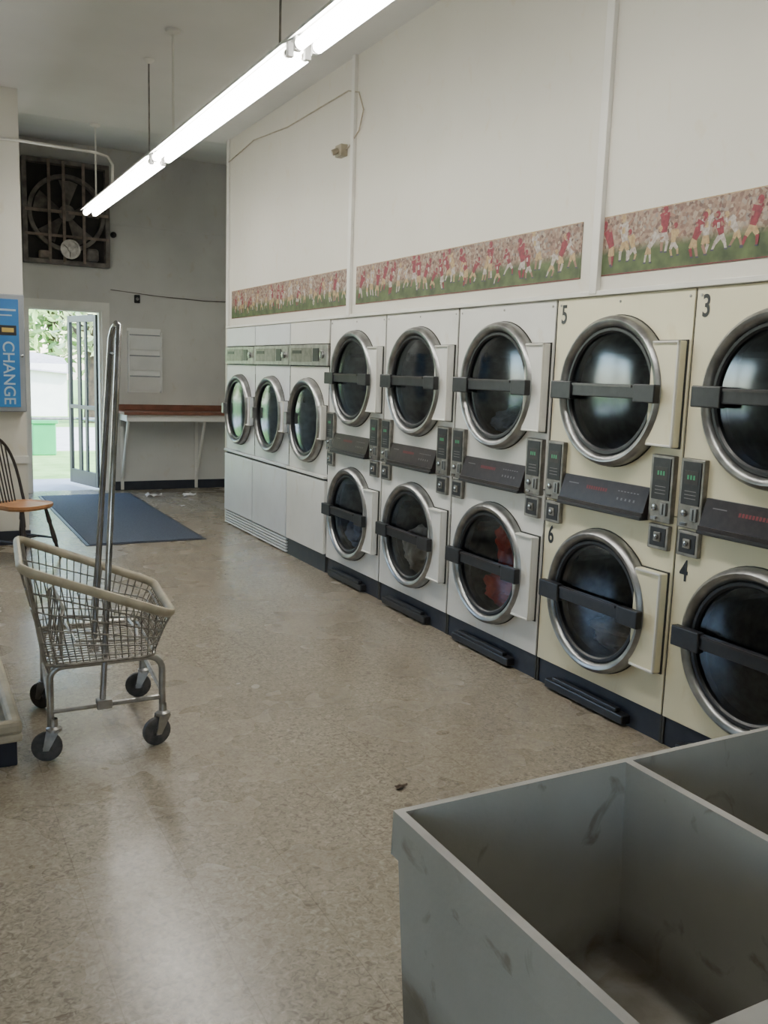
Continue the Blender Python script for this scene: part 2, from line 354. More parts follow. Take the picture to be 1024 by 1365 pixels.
# ---------------------------------------------------------------- wallpaper border with football players
PM=[mat('print_maroon',(.24,.03,.045),(.14,.02,.03),60,.6),mat('print_white',(.46,.42,.38),(.28,.23,.20),60,.6),
    mat('print_gold',(.44,.32,.16),(.30,.20,.10),60,.6),mat('print_skin',(.25,.14,.10),None,30,.6),mat('print_navy',(.05,.05,.08),None,30,.6)]
def border(y0,y1):
    b=MB(); x=D+.003; h=.26; z0=0
    yc=(y0+y1)/2
    b.box(x-.002,x+.001,y0-yc,y1-yc,0,h,BORDERM)
    b.box(x-.0026,x-.002,y0-yc,y1-yc,0,.004,PM[0]); b.box(x-.0026,x-.002,y0-yc,y1-yc,h-.004,h,PM[2])
    y=y0+.06; L=[0]
    def poly(pts,m):
        L[0]+=1; xx=x-.003-.000003*L[0]
        pts=[(min(max(p[0],y0+.003),y1-.003),min(max(p[1],.004),h-.004)) for p in pts]
        b.add([(xx,p[0]-yc,p[1]) for p in pts],[list(range(len(pts)))],m)
    def limb(a,c,w0,w1,m):
        dx,dz=c[0]-a[0],c[1]-a[1]; l=math.hypot(dx,dz) or 1; nx,nz=-dz/l,dx/l
        poly([(a[0]+nx*w0,a[1]+nz*w0),(a[0]-nx*w0,a[1]-nz*w0),(c[0]-nx*w1,c[1]-nz*w1),(c[0]+nx*w1,c[1]+nz*w1)],m)
    while y<y1-.05:
        k=random.uniform(.85,1.45); team=random.random()
        j,pn,he=(PM[0],PM[2],PM[0]) if team<.35 else ((PM[0],PM[1],PM[0]) if team<.5 else ((PM[1],PM[2],PM[2]) if team<.78 else (PM[2],PM[1],PM[0])))
        lean=random.uniform(-.045,.045); gz=random.uniform(.02,.07)
        hip=(y,gz+.065*k); sh=(y+lean,gz+.122*k)
        for sg in (-1,1):
            kn=(hip[0]+sg*random.uniform(.008,.03),gz+.035*k); ft=(kn[0]+random.uniform(-.02,.02),gz+random.uniform(0,.012))
            limb(hip,kn,.012*k,.008*k,pn); limb(kn,ft,.007*k,.005*k,random.choice([PM[1],PM[3],j])); 
            limb((ft[0]-.008,ft[1]),(ft[0]+.008,ft[1]),.003,.003,PM[4])
        limb(hip,sh,.012*k,.021*k,j)
        if random.random()<.6: limb((sh[0],sh[1]-.012*k),(sh[0]-.001,sh[1]-.032*k),.007*k,.007*k,PM[1] if j!=PM[1] else PM[2])
        for sg in (-1,1):
            el=(sh[0]+sg*random.uniform(.018,.035),sh[1]-random.uniform(-.01,.03)); ha=(el[0]+random.uniform(-.02,.03)*sg,el[1]+random.uniform(-.03,.03))
            limb((sh[0]+sg*.012,sh[1]-.004),el,.010*k,.008*k,j); limb(el,ha,.006*k,.004*k,PM[3])
        hc=(sh[0]+lean*.4,sh[1]+.017*k)
        poly([(hc[0]+.013*k*math.cos(a*math.pi/4),hc[1]+.014*k*math.sin(a*math.pi/4)) for a in range(8)],he)
        limb((hc[0]+.004*k,hc[1]-.004*k),(hc[0]+.013*k,hc[1]-.006*k),.004*k,.004*k,PM[3])
        y+=random.uniform(.05,.12)
    o=b.obj('wallpaper_border',(0,0,0),world=False); o.location=(0,yc,2.03); return o
border(1.2,3.30); border(3.45,5.87); border(6.01,8.62)

# ---------------------------------------------------------------- dryers
from mathutils import noise as NZ
def cloth(b, c, m, r, seed):
    bm=bmesh.new(); bmesh.ops.create_icosphere(bm,subdivisions=4,radius=1)
    for v in bm.verts:
        p=v.co.copy(); d=1+.35*NZ.noise(p*2.2+Vector((seed,0,0)))+.16*NZ.noise(p*6+Vector((0,seed,0)))
        v.co=Vector((c[0]+p.x*d*r[0],c[1]+p.y*d*r[1],c[2]+p.z*d*r[2]))
    bm.verts.index_update()
    b.add([v.co for v in bm.verts],[[v.index for v in f.verts] for f in bm.faces],m,True); bm.free()

def door(b, cy, cz, enamel, bar=True, Ro=.338, right=None, hingeh=.22):
    ax=(-1,0,0); k=Ro/.338
    b.lathe((0,cy,cz),ax,[(.343*k,.0005),(.343*k,.003),(.336*k,.003)],SEAM,56)
    prof=[(.338,0),(.339,.028),(.332,.048),(.318,.060),(.304,.058),(.294,.048),(.288,.034),(.284,.022)]
    b.lathe((0,cy,cz),ax,[(r*k,d) for r,d in prof],CHROME,56)
    b.lathe((0,cy,cz),ax,[(.288*k,.034),(.282*k,.042),(.270*k,.042),(.262*k,.034),(.262*k,-.02)],BLKP,56)
    b.lathe((0,cy,cz),ax,[(.264*k,.026),(.20*k,.034),(.10*k,.039),(.001,.040)],GLASS,48)
    b.lathe((0,cy,cz),ax,[(.30*k,0),(.295*k,-.05),(.345*k,-.07),(.345*k,-.55),(.02,-.56),(.001,-.56)],DRUMM,40)
    for a in (0.5,2.6,4.7):
        yy,zz=math.cos(a)*.325*k,math.sin(a)*.325*k
        b.tube([(.08,cy+yy,cz+zz),(.52,cy+yy,cz+zz)],.03,DRUMM,6)
    if bar:
        b.box(-.084,-.055,cy-.335*k,cy+.335*k,cz-.026,cz+.034,BLKP,.004)
        b.box(-.094,-.056,cy+.195*k,cy+.342*k,cz-.044,cz+.040,BLKP,.005)
        b.box(-.092,-.056,cy-.342*k,cy-.215*k,cz-.040,cz+.038,BLKP,.005)
        b.box(-.090,-.080,cy-.20,cy+.19,cz+.022,cz+.032,BRNP)
    else:
        b.box(-.085,-.03,cy+.28*k,cy+.33*k,cz-.05,cz+.05,CHROME,.006)
    y1=cy-.262*k; y0=right
    b.box(-.008,-.001,y0-.004,y1,cz-hingeh-.005,cz+hingeh+.005,SEAM)
    b.box(-.044,-.006,y0,y1,cz-hingeh,cz+hingeh,enamel,.005)
    b.box(-.054,-.042,y0,y0+.010,cz-hingeh,cz+hingeh,TRIMW,.003)
    b.box(-.054,-.042,y0,y1-.01,cz+hingeh-.010,cz+hingeh,TRIMW,.003)
    b.box(-.054,-.042,y0,y1-.01,cz-hingeh,cz-hingeh+.010,TRIMW,.003)

def stack_dryer(yL,w,en,nums=None,clothes=None):
    b=MB(); T=1.94; K=.13; dep=.85
    b.box(.006,dep,-.012,-.001,0,T-.004,SEAM); b.box(.006,dep,-w+.001,-w+.012,0,T-.004,SEAM); b.box(.006,dep,-w+.012,-.012,T-.014,T-.004,SEAM)
    b.box(dep-.01,dep,-w+.012,-.012,0,T-.014,SEAM)
    g=.005
    cu,cl=1.51,.534; cy=-w/2+.0
    for (z0,z1,cz) in ((1.0+.002,T,cu),(K,1.0-.002,cl)):
        b.plate_hole(0,-w+g,-g,z0,z1,cy,cz,.30,en)
        b.box(0,.02,-w+g,-g,z1-.001,z1,en); b.box(0,.02,-w+g,-g,z0,z0+.001,en)
        b.box(0,.02,-g-.001,-g,z0,z1,en); b.box(0,.02,-w+g,-w+g+.001,z0,z1,en)
        door(b,cy,cz,en,right=-w+.022)
    for sy in (-.03,-w+.03,cy):
        b.lathe((0,sy,T-.03),(-1,0,0),[(.006,0),(.006,.003),(.001,.004)],STEEL,8)
    s0,s1=-.155,-.725
    vs=[(-.012,s0,1.105),(-.012,s1,1.105),(-.045,s1,.995),(-.045,s0,.995),(0,s0,1.105),(0,s1,1.105),(0,s1,.975),(0,s0,.975),(-.052,s0,.975),(-.052,s1,.975),(-.052,s0,.995),(-.052,s1,.995)]
    b.add(vs,[[0,1,2,3],[0,4,5,1],[3,2,11,10],[10,11,9,8],[8,9,6,7],[0,3,10,8,7,4],[1,5,6,9,11,2]],BRNP)
    b.box(-.060,-.002,s1,s0,.962,.978,BLKP,.004)
    def onp(ya,yb,t0,t1,m):
        P=lambda y,t:(-.012-.033*t-.0012,y,1.105-.11*t)
        b.add([P(ya,t0),P(yb,t0),P(yb,t1),P(ya,t1)],[[0,1,2,3]],m)
    for i in range(9):
        a=-.33-.016*i; onp(a,a-.011,.32,.46,REDT)
    for i in range(7):
        a=-.54-.02*i; onp(a,a-.012,.30,.34,PALT)
    onp(-.20,-.27,.3,.34,PALT)
    for i in range(5): onp(-.545-.026*i,-.555-.026*i,.58,.68,PALT)
    for c0,c1 in ((-.018,-.145),(-w+.150,-w+.02)):
        a,bb=min(c0,c1),max(c0,c1); mid=(a+bb)/2
        b.box(-.026,0,a,bb,.968,1.255,COIN,.004)
        b.box(-.029,-.024,a+.014,bb-.014,1.065,1.243,BLKP,.002)
        b.box(-.0300,-.0288,mid-.036,mid+.036,1.150,1.205,BRNP)
        for i in range(3): b.box(-.0310,-.0298,mid-.020+.016*i,mid-.011+.016*i,1.170,1.188,GRND)
        for i in range(3): b.box(-.0305,-.0285,mid-.03,mid+.03,1.090+.015*i,1.093+.015*i,PALT)
        b.box(-.034,-.024,mid-.045,mid-.01,1.00,1.055,CHROME,.003)
        b.box(-.036,-.033,mid-.030,mid-.025,1.005,1.050,BLKP)
        b.lathe((-.026,mid+.025,1.03),(-1,0,0),[(.014,0),(.014,.008),(.010,.010),(.001,.010)],CHROME2,14)
        b.box(-.034,-.026,mid+.012,mid+.040,.978,.990,CHROME2)
        b.box(-.022,0,a+.006,bb-.006,.85,.957,COIN,.004)
        b.box(-.024,-.021,a+.020,bb-.020,.864,.944,BLKP,.002)
        b.box(-.030,-.022,mid-.020,mid+.020,.885,.925,COIN,.003)
        b.lathe((-.030,mid,.905),(-1,0,0),[(.012,0),(.012,.006),(.008,.008),(.001,.008)],CHROME2,14)
    b.box(.012,.05,-w,0,0,K,BLACKB)
    b.box(-.035,.02,-w+.20,-.12,.012,.055,BLKP,.006)
    b.box(-.030,-.0,-w+.25,-.17,.055,.075,BLKP,.004)
    if clothes:
        for (dx,dy,dz,r,m,sd,up) in clothes:
            cloth(b,(dx,cy+dy,(cu if up else cl)+dz),m,r,sd)
    o=b.obj('stacked_tumble_dryer',world=False); o.location=(D,yL,0)
    if nums:
        for t_,z in ((nums[0],1.825),(nums[1],.742)):
            text('number_decal_'+t_,t_,.125,BLKP,frame((-.0015,-.035,z),(0,-.72,0),(0,0,1)) ,o,bold=.002)
    return o
C_RED=mat('red_clothes',(.95,.10,.04),(.6,.04,.02),9,.9)
C_BRN=mat('khaki_clothes',(.70,.65,.55),(.28,.25,.20),9,.9)
C_BLU=mat('blue_clothes',(.28,.38,.55),(.10,.14,.22),9,.9)
stack_dryer(1.83,.885,CREAM,('1','2'))
stack_dryer(2.715,.885,CREAM,('3','4'))
stack_dryer(3.60,.885,CREAM,('5','6'),[(.22,0,-.19,(.17,.2,.09),C_BRN,3,False)])
stack_dryer(4.49,.885,WHITE,None,[(.08,-.05,-.15,(.09,.17,.10),C_RED,5,False),(.07,-.08,.15,(.07,.10,.08),C_RED,9,False),(.09,-.04,.0,(.05,.08,.13),C_RED,12,False),(.2,.02,-.2,(.15,.2,.08),C_BLU,2,True)])
stack_dryer(5.385,.89,WHITE,None,[(.09,.0,-.10,(.10,.2,.14),C_BRN,6,False)])
stack_dryer(6.28,.89,WHITE,None,[(.12,.02,-.15,(.11,.17,.12),C_BLU,8,False)])

def single_dryer(yL,w,en,black):
    b=MB(); T=1.94; dep=.85; g=.005; cy=-w/2-.005; cz=1.165
    b.box(.006,dep,-.010,-.001,0,T-.004,SEAM if black else en); b.box(.006,dep,-w+.001,-w+.010,0,T-.004,SEAM); b.box(.006,dep,-w+.01,-.01,T-.014,T-.004,en)
    b.box(dep-.01,dep,-w+.01,-.01,0,T-.014,SEAM)
    b.plate_hole(0,-w+g,-g,.765,1.59,cy,cz,.30,en)
    b.box(0,.02,-w+g,-g,.76,.766,en)
    door(b,cy,cz,en,bar=False,Ro=.333,right=-w+.02,hingeh=.13)
    b.box(-.006,.03,-w+g,-g,1.765,T,en,.004)
    b.box(-.020,.02,-w+g,-g,1.597,1.758,STEEL,.004)
    b.box(-.023,-.018,-w+.30,-.06,1.625,1.735,COIN,.002)
    b.box(-.025,-.022,-.28,-.09,1.69,1.715,BLKP)
    b.box(-.026,-.021,-w+.16,-w+.27,1.63,1.73,BLKP,.002)
    b.lathe((-.020,-w+.085,1.68),(-1,0,0),[(.028,0),(.026,.02),(.001,.022)],CHROME2,18)
    b.box(-.030,.02,-w+g,-g,.735,.758,en,.005)
    b.box(.002,.02,-w+g,-g,.715,.735,SEAM)
    b.box(-.022,.02,-w+g,-g,.145,.718,en,.006)
    if black: b.box(.0,.05,-w,0,0,.15,BLACKB)
    else:
        b.box(.006,.05,-w,0,0,.15,SEAM)
        for i in range(5): b.box(-.015,.02,-w+g,-g,.012+.026*i,.028+.026*i,en,.003)
    o=b.obj('tumble_dryer',world=False); o.location=(D,yL,0); return o
single_dryer(7.07,.785,WHITE,True)
single_dryer(7.92,.845,WHITE2,False)
single_dryer(8.75,.825,WHITE2,False)

# ---------------------------------------------------------------- fluorescent fixtures
LX=1.64; LZ=2.97
for (a,c) in ((6.60,9.25),(4.02,6.54),(1.48,3.96)):
    b=MB()
    b.box(LX-.035,LX+.035,a,c,LZ+.03,LZ+.085,FIXT,.006)
    vs=[(LX-.035,a,LZ+.05),(LX-.085,a,LZ+.022),(LX-.085,c,LZ+.022),(LX-.035,c,LZ+.05)]
    b.add(vs,[[0,1,2,3]],FIXT); b.add([(2*LX-x,y,z) for x,y,z in vs],[[0,1,2,3]],FIXT)
    for dx in (-.042,.042):
        b.tube([(LX+dx,a+.05,LZ),(LX+dx,c-.05,LZ)],.026,TUBE,12)
        for e in (a+.015,c-.015): b.box(LX+dx-.015,LX+dx+.015,e-.014,e+.014,LZ-.022,LZ+.04,FIXT,.003)
        for e0,e1 in ((a+.03,a+.05),(c-.05,c-.03)): b.tube([(LX+dx,e0,LZ),(LX+dx,e1,LZ)],.0205,STEEL,12)
    zc=CH-.003
    y=c-.35
    b.tube([(LX,y,LZ+.08),(LX,y,zc-.01)],.008,TRIMW,8); b.lathe((LX,y,zc),(0,0,-1),[(.05,0),(.045,.015),(.012,.03),(.007,.05)],TRIMW,20)
    y=a+.25
    b.tube([(LX,y,LZ+.08),(LX,y,zc-.01)],.006,COIN,8); b.lathe((LX,y,zc),(0,0,-1),[(.04,0),(.035,.012),(.007,.03)],TRIMW,20)
    b.obj('fluorescent_light',(LX,(a+c)/2,LZ))
b=MB()
b.tube([(-.3,PY-.02,3.30),(.4,PY-.02,3.30),(PX,PY-.03,3.31),(1.5,PY-.03,3.30),(1.60,PY-.03,3.28),(1.64,PY-.02,3.22),(1.64,PY,3.06)],.011,TRIMW,8)
b.obj('electrical_conduit',(.9,PY,3.3))
b=MB(); x=D-.012
pts=[(x,8.7,3.50),(x,8.0,3.56),(x,7.2,3.50),(x,6.5,3.50),(x,6.05,3.50),(x,5.88,3.45),(x,5.80,3.32),(x,5.86,3.20),(x,6.02,3.12),(x,6.12,3.11)]
b.tube(pts,.005,BEIGE,6)
b.box(D-.05,D+.004,6.07,6.17,3.07,3.15,BEIGE,.005); b.tube([(D-.05,6.12,3.11),(D-.09,6.13,3.09)],.02,BEIGE,8)
b.obj('wall_cable',(x,6,3.1))
b=MB(); b.tube([(2.25,BY-.01,2.44),(2.8,BY-.012,2.40),(3.4,BY-.012,2.38),(4.1,BY-.012,2.40)],.006,DUSTY,6); b.obj('wall_cable',(3,BY,2.4))

# ---------------------------------------------------------------- exhaust fan
b=MB(); fx0,fx1,fz0,fz1=1.27,2.23,2.68,3.84; y=BY; fc=((fx0+fx1)/2,(fz0+fz1)/2)
for (a,c,d,e) in ((fx0,fx0+.05,fz0,fz1),(fx1-.05,fx1,fz0,fz1),(fx0+.05,fx1-.05,fz0,fz0+.05),(fx0+.05,fx1-.05,fz1-.05,fz1)):
    b.box(a,c,y-.12,y,d,e,DUSTY,.004)
b.box(fx0+.05,fx1-.05,y-.01,y-.002,fz0+.05,fz1-.05,FANDK)
cx,cz=fc
b.lathe((cx,y-.02,cz),(0,-1,0),[(.43,0),(.43,.09),(.385,.10),(.385,0)],DUSTY,40)
for k in range(5):
    a=k*2*math.pi/5+.3
    p=lambda r,da,dy:(cx+r*math.cos(a+da),y-.07+dy,cz+r*math.sin(a+da))
    G=[]; nn=5
    for i in range(nn):
        t=i/(nn-1); rr=.07+.30*t
        G.append([p(rr,-.34-.02*t,.02),p(rr,-.1,.0),p(rr,.15+.1*t,-.035)])
    vs=[q for row in G for q in row]
    fs=[[i*3+j,i*3+j+1,(i+1)*3+j+1,(i+1)*3+j] for i in range(nn-1) for j in range(2)]
    b.add(vs,fs,DUSTY,True)
b.lathe((cx,y-.10,cz),(0,-1,0),[(.09,0),(.09,.03),(.03,.04),(.001,.05)],DUSTY,24)
RUST=mat('rusty_bar',(.28,.22,.18),(.16,.125,.10),12,.7)
for xx in (cx-.20,cx-.04,cx+.18): b.box(xx-.016,xx+.016,y-.17,y-.145,fz0+.02,fz1-.02,RUST,.002)
b.box(fx0+.02,fx1-.02,y-.145,y-.135,cz-.015,cz+.02,RUST)
b.box(fx0+.02,fx1-.02,y-.145,y-.135,fz0+.30,fz0+.33,RUST)
b.lathe((cx+.02,y-.17,fz0+.17),(0,-1,0),[(.11,0),(.11,.03),(.09,.03),(.09,.01),(.03,.01),(.03,.035),(.001,.035)],STEEL,28)
for k in range(3):
    a=k*2.094+.5; b.tube([(cx+.02,y-.19,fz0+.17),(cx+.02+.1*math.cos(a),y-.19,fz0+.17+.1*math.sin(a))],.009,STEEL,6)
b.box(cx+.20,cx+.34,y-.18,y-.05,fz0+.05,fz0+.20,DUSTY,.03)
b.box(cx-.32,cx-.20,y-.17,y-.05,fz0+.05,fz0+.14,RUST,.02)
b.obj('exhaust_fan',(cx,y,fz0))
b=MB(); b.lathe((2.29,BY,3.08),(0,-1,0),[(.035,0),(.035,.03),(.001,.05)],BLKP,16); b.obj('thermostat',(2.29,BY,3.08))
b=MB(); b.box(2.53,2.60,BY-.03,BY,2.30,2.40,BLKP,.01); b.lathe((2.565,BY-.03,2.35),(0,-1,0),[(.02,0),(.001,.02)],STEEL,12); b.obj('door_chime',(2.56,BY,2.3))

# ---------------------------------------------------------------- shelf table, magazine rack
b=MB(); TZ=1.0
b.box(2.29,4.18,10.90,BY-.001,TZ-.035,TZ,TABW,.004)
b.box(2.29,4.18,BY-.03,BY-.002,TZ,TZ+.07,TABW,.004)
b.box(2.33,4.16,10.94,10.965,TZ-.115,TZ-.035,TRIMW); b.box(2.33,2.36,10.965,BY-.002,TZ-.115,TZ-.035,TRIMW)
for x in (2.36,3.30):
    b.tube([(x,10.97,TZ-.06),(x,BY-.02,.13)],.018,TRIMW,8)
    b.box(x-.018,x+.018,BY-.035,BY-.016,.01,TZ-.04,TRIMW)
b.box(2.33,4.16,BY-.02,BY-.001,TZ-.14,TZ-.036,TRIMW)
b.obj('wall_folding_table',(3.2,11.1,0))
b=MB(); mx0,mx1=2.44,2.85
RK=mat('rack_white',(.85,.85,.82),None,4,.45)
b.box(mx0,mx1,BY-.015,BY-.001,1.22,2.0,RK)
for x in (mx0,mx1-.012): b.box(x,x+.012,BY-.09,BY-.015,1.22,1.96,RK)
for k in range(3):
    z=1.24+.25*k
    vs=[(mx0,BY-.03,z),(mx1,BY-.03,z),(mx1,BY-.105,z+.17),(mx0,BY-.105,z+.17)]; vs+=[(x,y_+.008,z_) for x,y_,z_ in vs]
    b.add(vs,[[0,1,2,3],[7,6,5,4],[0,4,5,1],[3,2,6,7],[0,3,7,4],[1,5,6,2]],RK)
    b.box(mx0+.012,mx1-.012,BY-.018,BY-.0155,z+.165,z+.185,GREYM)  # grey strip painted as the shadow at each pocket's lip
b.obj('magazine_rack',(2.65,BY,1.22))

# ---------------------------------------------------------------- door leaf (open outward)
hx,hy=DX1-.035,BY+.10; an=R(180-74)
M=Matrix.Translation((hx,hy,0))@Matrix.Rotation(an,4,'Z')
b=MB(); W=.78
DARK=mat('dark_bronze_frame',(.05,.045,.045),None,20,.4,metal=.3)
b.box(0,.06,-.02,.02,.02,2.14,DARK,.003,M); b.box(W-.06,W,-.02,.02,.02,2.14,DARK,.003,M)
b.box(.06,W-.06,-.02,.02,.02,.20,DARK,.003,M); b.box(.06,W-.06,-.02,.02,2.06,2.14,DARK,.003,M); b.box(.06,W-.06,-.02,.02,.98,1.03,DARK,.003,M)
b.box(.28,.33,-.012,.012,.20,2.06,DARK,0,M); b.box(.45,.53,-.012,.012,.20,2.06,DARK,0,M)
b.tube([M@Vector((.05,-.06,.84)),M@Vector((W-.05,-.06,.84))],.014,STEEL,8)
b.obj('door_1',(hx,hy,0))
b=MB()
for x in (1.1,2.6): b.tube([(x,13.2,-.08),(x,13.2,.78)],.02,STEEL,8)
b.tube([(1.05,13.2,.78),(2.65,13.2,.78)],.02,STEEL,8); b.obj('handrail',(1.8,13.2,0))

# ---------------------------------------------------------------- mat, litter
b=MB(); b.box(1.36,2.36,7.93,11.05,0.001,.012,MATM,.004)
b.box(1.33,2.39,7.90,11.08,0.0005,.006,BLACKB,.002); b.obj('door_mat',(1.85,9.5,0))
def litter(x,y,s,m,name,sd):
    b=MB(); n=6; vs=[];fs=[]
    for i in range(n):
        for j in range(n):
            p=Vector((i/(n-1)-.5,j/(n-1)-.5,0))*s
            vs.append((x+p.x*1.6,y+p.y*(.6+.4*math.sin(i)),.004+abs(NZ.noise(Vector((i*.7+sd,j*.7,0))))*s*.75))
    for i in range(n-1):
        for j in range(n-1): fs.append([i*n+j,(i+1)*n+j,(i+1)*n+j+1,i*n+j+1])
    b.add(vs,fs,m); b.obj(name,(x,y,0))
litter(2.60,10.75,.12,PAPER,'crumpled_paper',1); litter(3.02,10.7,.10,PAPER,'crumpled_paper',5)
litter(2.72,9.9,.03,PAPER,'crumpled_paper',9)
litter(1.61,2.80,.03,LEAFD,'dry_leaf',2); litter(.62,4.97,.03,LEAFD,'dry_leaf',7)

# ---------------------------------------------------------------- laundry cart
def rloop(cs, rad, n=6):
    out=[]; N=len(cs)
    for i in range(N):
        p=Vector(cs[i]); a=(Vector(cs[i-1])-p).normalized(); c=(Vector(cs[(i+1)%N])-p).normalized()
        s=p+a*rad; e=p+c*rad
        for k in range(n+1):
            t=k/n; out.append(s*(1-t)**2+p*2*t*(1-t)+e*t*t)
    return out
def resample(loop, n):
    L=[0]; N=len(loop)
    for i in range(N): L.append(L[-1]+(loop[(i+1)%N]-loop[i]).length)
    T=L[-1]; out=[]; j=0
    for k in range(n):
        d=T*k/n
        while L[j+1]<d: j+=1
        t=(d-L[j])/max(L[j+1]-L[j],1e-9); out.append(loop[j].lerp(loop[(j+1)%N],t))
    return out
b=MB()
rim=rloop([(.345,3.45,.805),(.905,3.43,.585),(.975,4.06,.575),(.40,4.12,.80)],.07)
bot=rloop([(.44,3.53,.40),(.86,3.52,.40),(.90,4.06,.40),(.47,4.10,.40)],.06)
b.tube(resample(rim,72),.017,BEIGE,10,closed=True,flat=(.75,1.15))
n=76; A=resample(rim,n); B=resample(bot,n)
for i in range(n): b.tube([A[i]-Vector((0,0,.01)),A[i].lerp(B[i],.5),B[i]],.0026,WIREM,5,caps=False)
for t in (.22,.42,.6,.76,.9): b.tube([A[i].lerp(B[i],t) for i in range(n)],.0034,WIREM,5,closed=True)
b.tube(B,.007,WIREM,6,closed=True)
for i in range(1,17):
    t=i/17; b.tube([(.44+.03*t,3.53+.57*t,.40),(.86+.04*t,3.52+.54*t,.40)],.0026,WIREM,5)
for i in range(1,9):
    t=i/9; b.tube([(.44+.42*t,3.53,.397),(.47+.43*t,4.09,.397)],.003,WIREM,5)
b.tube([(.50,3.58,.41),(.50,3.58,.58),(.52,3.62,.60),(.53,4.0,.60),(.52,4.04,.58),(.52,4.04,.41)],.007,STEEL,6)
for i in range(1,8): b.tube([(.505,3.58+.058*i,.41),(.525,3.58+.058*i,.60)],.003,WIREM,5)
b.tube([(.56,3.60,.47),(.80,3.60,.45),(.83,3.75,.45),(.83,3.95,.45),(.56,4.0,.47)],.006,STEEL,6,closed=True)
def uleg(y,xl,xr):
    pts=[(xl,y,.135),(xl,y,.33)]
    for k in range(1,6):
        a=k/6*math.pi/2; pts.append((xl+.05-.05*math.cos(a),y,.33+.05*math.sin(a)))
    pts.append((xl+.06,y,.38)); pts.append((xr-.06,y,.38))
    for k in range(1,6):
        a=k/6*math.pi/2; pts.append((xr-.06+.06*math.sin(a),y,.38-.06+.06*math.cos(a)))
    pts += [(xr,y,.32),(xr,y,.135)]
    b.tube(pts,.014,STEEL,10)
uleg(3.58,.455,.895); uleg(4.14,.50,.94)
b.tube([(.455,3.58,.20),(.895,3.58,.20)],.011,STEEL,8); b.tube([(.50,4.14,.20),(.94,4.14,.20)],.011,STEEL,8)
b.tube([(.455,3.58,.22),(.50,4.14,.22)],.010,STEEL,8); b.tube([(.895,3.58,.22),(.94,4.14,.22)],.010,STEEL,8)
b.tube([(.48,3.58,.385),(.53,4.14,.385)],.010,STEEL,8); b.tube([(.84,3.58,.385),(.88,4.14,.385)],.010,STEEL,8)
for (x,y,x2,y2,z2) in ((.455,3.58,.36,3.47,.79),(.50,4.14,.41,4.10,.78)):
    b.tube([(x,y,.36),(x-.02,y-.01,.42),(x2+.01,y2,z2)],.009,STEEL,8)
for (x,y,a) in ((.465,3.57,1.25),(.895,3.57,1.75),(.51,4.15,.7),(.95,4.14,1.3)):
    ax=Vector((math.cos(a),math.sin(a),0)); fw=Vector((-math.sin(a),math.cos(a),0))*(-.028)
    c=Vector((x,y,.060))-fw
    b.lathe(c-ax*.016,ax,[(.001,0),(.018,0),(.02,.004),(.046,.002),(.058,.006),(.060,.016),(.058,.026),(.046,.030),(.02,.028),(.018,.032),(.001,.032)],RUBBER,24)
    b.cyl(c-ax*.026,c+ax*.026,.011,STEEL,10)
    for s_ in (-1,1):
        o_=ax*.023*s_
        P=[c+o_+Vector((0,0,-.010))-fw*.4,c+o_+Vector((0,0,-.010))+fw*.4,Vector((x,y,.130))+o_+fw*.9,Vector((x,y,.130))+o_-fw*.9]
        Q=[p+ax*.003*s_ for p in P]
        b.add(P+Q,[[0,1,2,3],[7,6,5,4],[0,4,5,1],[1,5,6,2],[2,6,7,3],[3,7,4,0]],STEEL)
    b.lathe((x,y,.124),(0,0,1),[(.001,0),(.030,0),(.030,.012),(.016,.02),(.015,.05)],STEEL,16)
b.tube([(.652,3.575,.19),(.735,3.58,1.66),(.742,3.60,1.70),(.742,3.65,1.715),(.740,3.70,1.70),(.735,3.73,1.66),(.650,3.735,.40)],.0125,CHROME2,12)
b.box(.63,.69,3.56,3.60,.185,.225,STEEL,.004); b.box(.63,.67,3.72,3.75,.38,.41,STEEL,.004)
b.tube([(.732,3.58,1.60),(.732,3.73,1.60)],.007,CHROME2,8)
b.obj('laundry_cart',(.68,3.85,0))

# ---------------------------------------------------------------- utility sink
b=MB()
x0,x1,y0,y1,zt=.672,1.67,.585,1.192,.86
def frust(xa,xb,ya,yb,za,xc,xd,yc,yd,zb,m,inside=True,bottom=True):
    vs=[(xa,ya,za),(xb,ya,za),(xb,yb,za),(xa,yb,za),(xc,yc,zb),(xd,yc,zb),(xd,yd,zb),(xc,yd,zb)]
    b.add(vs,[[0,1,5,4],[1,2,6,5],[2,3,7,6],[3,0,4,7]]+([[4,5,6,7]] if bottom else []),m)
ex0,ex1,em=x0+.014,x1-.014,1.158
gx=(em,em+.014)
ya,yb=y0+.03,y1-.012
def quad(a,c,d,e,z,m): b.add([(a,d,z),(c,d,z),(c,e,z),(a,e,z)],[[0,1,2,3]],m)
quad(x0,x1,y0,ya,zt,SINKR); quad(x0,x1,yb,y1,zt,SINKR); quad(x0,ex0,ya,yb,zt,SINKR); quad(ex1,x1,ya,yb,zt,SINKR); quad(gx[0],gx[1],ya,yb,zt,SINKR)
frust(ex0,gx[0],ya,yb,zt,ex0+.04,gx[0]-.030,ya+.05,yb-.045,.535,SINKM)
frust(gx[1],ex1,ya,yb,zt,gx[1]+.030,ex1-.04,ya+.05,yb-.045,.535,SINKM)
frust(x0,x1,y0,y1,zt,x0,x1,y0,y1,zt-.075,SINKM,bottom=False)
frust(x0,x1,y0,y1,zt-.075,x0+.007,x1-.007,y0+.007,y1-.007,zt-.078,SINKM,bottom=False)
frust(x0+.007,x1-.007,y0+.007,y1-.007,zt-.078,x0+.022,x1-.022,y0+.022,y1-.022,.47,SINKM)
